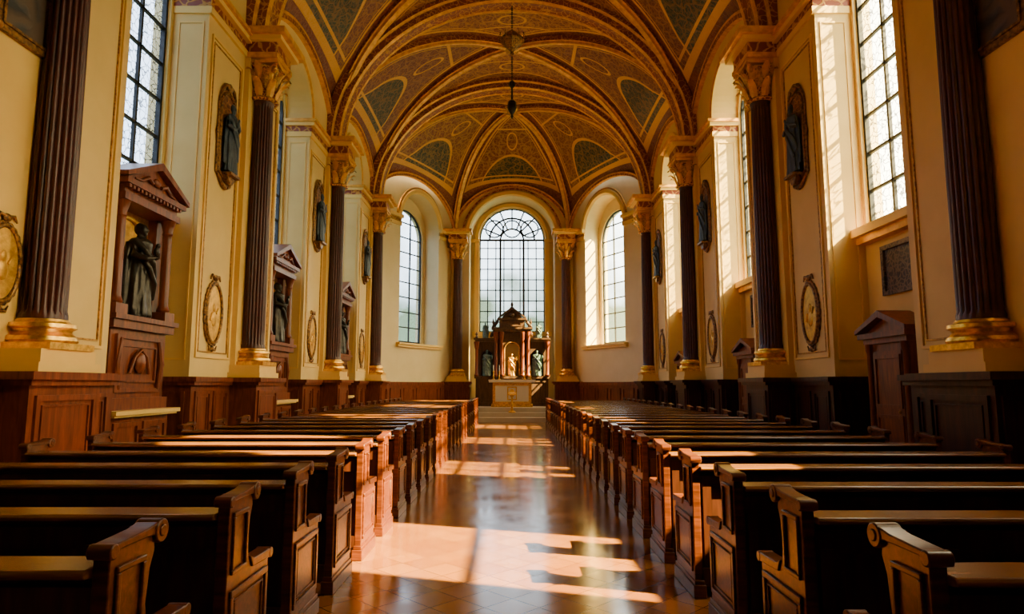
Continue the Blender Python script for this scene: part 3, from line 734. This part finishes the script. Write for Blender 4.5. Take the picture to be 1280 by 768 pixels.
# reredos
o=mk('reredos',None,(0,29.55,Z0),label='tall carved dark brown wooden altarpiece with crowned pediment and niches',cat='altarpiece')
s=MB(); s.box(-1.62,1.62,-.3,.3,0,1.3); s.box(-1.68,1.68,-.36,.3,0,.15); s.box(-1.68,1.68,-.36,.3,1.22,1.32)
for a in (-1.5,-.62,.8): s.frame('y',-.3,a,a+(.7 if abs(a)>.7 else 1.24),.25,1.12,.06,-.03)
s.obj('altarpiece_base',[WOODG],parent=o)
K=16
def archpanel(mb,c,hw,z0,zs,W0,W1,z1,y0,y1):
    mb.box(W0,c-hw,y0,y1,z0,z1); mb.box(c+hw,W1,y0,y1,z0,z1)
    poly=[(c-hw,z1)]+[(c-hw*math.cos(pi*i/K),zs+hw*math.sin(pi*i/K)) for i in range(K+1)]+[(c+hw,z1)]
    mb.prism(poly,'y',y0,y1)
s=MB(); archpanel(s,0,.34,1.32,2.5,-.7,.7,3.35,-.25,.25); s.box(-.7,.7,.14,.25,1.32,3.3)
s.frame('y',-.25,-.5,.5,2.95,3.25,.04,-.03)
for sg in (-1,1):
    archpanel(s,sg*1.12,.27,1.32,2.2,min(sg*.72,sg*1.55),max(sg*.72,sg*1.55),2.9,-.2,.2); s.box(sg*.72,sg*1.55,.12,.2,1.32,2.8)
s.obj('altarpiece_body',[WOODG],parent=o)
s=MB(); s.box(-.85,.85,-.42,.25,3.3,3.42); s.box(-.92,.92,-.48,.25,3.42,3.5)
for sg in (-1,1): s.box(sg*.7,sg*1.66,-.3,.2,2.86,2.96); s.box(sg*.7,sg*1.72,-.36,.2,2.96,3.02)
s.box(-.56,.56,-.3,.2,3.5,3.84); s.frame('y',-.3,-.42,.42,3.56,3.8,.04,-.03); s.box(-.64,.64,-.38,.2,3.84,3.92)
s.prism([(-.5,3.92),(.5,3.92),(.3,4.12),(0,4.34),(-.3,4.12)],'y',-.25,.2)
for sg in (-1,1): s.prism([(sg*.62,3.92),(sg*.62,3.98),(0,4.44),(0,4.34)],'y',-.34,.2)
s.ball((0,-.28,4.08),(.12,.06,.09)); s.lathe([(.08,4.38),(.11,4.42),(.04,4.48),(.07,4.56),(.02,4.72)],12,(0,-.05))
for sg in (-1,1):
    s.tube([(sg*.6,-.1,3.95),(sg*.68,-.1,3.75),(sg*.8,-.1,3.6),(sg*.88,-.1,3.56)],[.05,.07,.08,.05],8)
    s.lathe([(.05,3.5),(.07,3.56),(.03,3.64),(.06,3.72),(.01,3.92)],10,(sg*.84,-.25))
    s.lathe([(.05,3.02),(.07,3.08),(.03,3.15),(.06,3.22),(.01,3.32)],10,(sg*1.6,-.1))
    s.tube([(sg*.75,-.1,3.4),(sg*.86,-.1,3.25),(sg*.98,-.1,3.08)],[.07,.09,.05],8)
s.obj('cornice',[WOODG],True,parent=o)
s=MB()
for x in (-1.58,-.72,-.48,.48,.72,1.58):
    hh=abs(x)>1
    s.lathe([(.1,1.32),(.11,1.38),(.075,1.44),(.07,2.5 if hh else 2.9),(.1,(2.6 if hh else 3.0)),(.13,(2.86 if hh else 3.3))],14,(x,-.33))
s.obj('altarpiece_columns',[WOODW],True,parent=o)
s=MB(); s.tube([(-.34,-.27,1.34)]+[(-.34*math.cos(pi*i/16),-.27,2.5+.34*math.sin(pi*i/16)) for i in range(17)]+[(.34,-.27,1.34)],.03,8)
s.obj('gilt_moulding',[GOLDD],True,parent=o)
s=MB(); s.box(-.34,.34,.1,.139,1.32,2.8); s.obj('niche_lining',[STONE],parent=o,label='pale niche back')
for x,y_,z,h,me_,lb in ((-1.12,29.3,1.34,1.15,F2,'pale green saint statue in altarpiece side niche'),(1.12,29.3,1.34,1.15,F2,'pale green saint statue in altarpiece side niche'),(0,29.36,1.34,1.0,F3,'small gilded statue in central niche of altarpiece'),(-1.2,29.42,3.03,.7,F2,'small pale statue standing on altarpiece wing'),(1.2,29.42,3.03,.7,F2,'small pale statue standing on altarpiece wing')):
    mk('statue',me_,(x,y_,Z0+z),0,scale=h,label=lb,cat='statue')
# ---- hanging lamps
def chain(mb,z0,z1):
    z=z1; k=0
    while z>z0:
        pts=[]
        for i in range(10):
            a=2*pi*i/10; u=.022*math.cos(a); w_=.045*math.sin(a)
            pts.append((u,0,z-.045+w_) if k%2 else (0,u,z-.045+w_))
        mb.tube(pts,.011,5,0,True); z-=.07; k+=1
o=mk('hanging_lamp',None,(0,18.7,12.98),label='ornate gilt openwork lamp hanging on chain from arch',cat='hanging lamp')
s=MB(); chain(s,-.85,0); s.obj('chain',[IRON],parent=o)
s=MB(); s.lathe([(.03,-.8),(.12,-.85),(.3,-1.03),(.36,-1.13),(.34,-1.2),(.22,-1.3),(.1,-1.43),(.04,-1.5),(.06,-1.55),(.02,-1.61)],28,fn=lambda a,z:1+.06*math.cos(12*a))
for i in range(12): a=2*pi*i/12; s.tube([(.34*math.cos(a),.34*math.sin(a),-1.15),(.42*math.cos(a),.42*math.sin(a),-1.07),(.4*math.cos(a),.4*math.sin(a),-.97)],.015,6)
s.obj('lamp_body',[FRAMED],True,parent=o)
o=mk('sanctuary_lamp',None,(0,21.6,13.2),label='slim dark sanctuary lamp hanging on long chain',cat='hanging lamp')
s=MB(); chain(s,-1.9,0); s.obj('chain',[IRON],parent=o)
s=MB(); s.lathe([(.02,-1.2),(.1,-1.28),(.1,-1.4),(.03,-1.5),(.03,-1.9),(.14,-2.0),(.15,-2.2),(.1,-2.35),(.03,-2.45),(.05,-2.51),(.01,-2.6)],18,fn=lambda a,z:1+.05*math.cos(8*a)); s.obj('lamp_body',[BRONZE],True,parent=o)
bs=MB()
for C in centers[2:]+[CA]:
    bs.lathe([(.02,13.0),(.2,13.05),(.34,13.13),(.42,13.2),(.44,13.3)],24,(C.x,C.y),fn=lambda a,z:1+.07*math.cos(10*a))
bs.obj('trim_vault_bosses',[GOLDD],True,kind='structure')
# ------------------------------------------------------------------ light
sun=bpy.data.lights.new('sun','SUN'); sun.energy=115; sun.color=(1,.74,.26); sun.angle=math.radians(.5)
so=bpy.data.objects.new('sun',sun); COL.objects.link(so); so.rotation_euler=Vector((-1,.33,-.86)).to_track_quat('-Z','Y').to_euler()
w=bpy.data.worlds.new('sky'); S.world=w; w.use_nodes=True; nt=w.node_tree; nt.nodes.clear()
out=N(nt,'ShaderNodeOutputWorld'); bg=N(nt,'ShaderNodeBackground'); tc=N(nt,'ShaderNodeTexCoord'); sp_=N(nt,'ShaderNodeSeparateXYZ')
nt.links.new(tc.outputs['Generated'],sp_.inputs[0])
fx=mth(nt,'MULTIPLY_ADD',sp_.outputs[0],.5,.5)
col=ramp(nt,fx,[(.1,(.50,.66,.95)),(.5,(.76,.90,1)),(.85,(1,.82,.44))])
st=N(nt,'ShaderNodeMapRange'); st.inputs[1].default_value=.52; st.inputs[2].default_value=.92; st.inputs[3].default_value=6.0; st.inputs[4].default_value=26; nt.links.new(fx,st.inputs[0])
nz=N(nt,'ShaderNodeTexNoise'); nz.inputs['Scale'].default_value=22; nz.inputs['Detail'].default_value=5; nt.links.new(tc.outputs['Generated'],nz.inputs['Vector'])
el=mth(nt,'SUBTRACT',mth(nt,'ADD',sp_.outputs[2],mth(nt,'MULTIPLY',nz.outputs[0],.2)),.26)
tr=N(nt,'ShaderNodeMapRange'); tr.inputs[1].default_value=-.06; tr.inputs[2].default_value=.05; nt.links.new(el,tr.inputs[0])
colf=mixc(nt,tr.outputs[0],(.085,.13,.075),col)
nt.links.new(colf,bg.inputs[0]); nt.links.new(st.outputs[0],bg.inputs[1]); nt.links.new(bg.outputs[0],out.inputs[0])
# ------------------------------------------------------------------ camera
cd=bpy.data.cameras.new('camera'); cd.lens=22.95; cd.sensor_width=36; cd.clip_end=200
co=bpy.data.objects.new('camera',cd); COL.objects.link(co); co.location=(0,0,1.49); co.rotation_euler=(math.radians(96.78),0,0)
S.camera=co
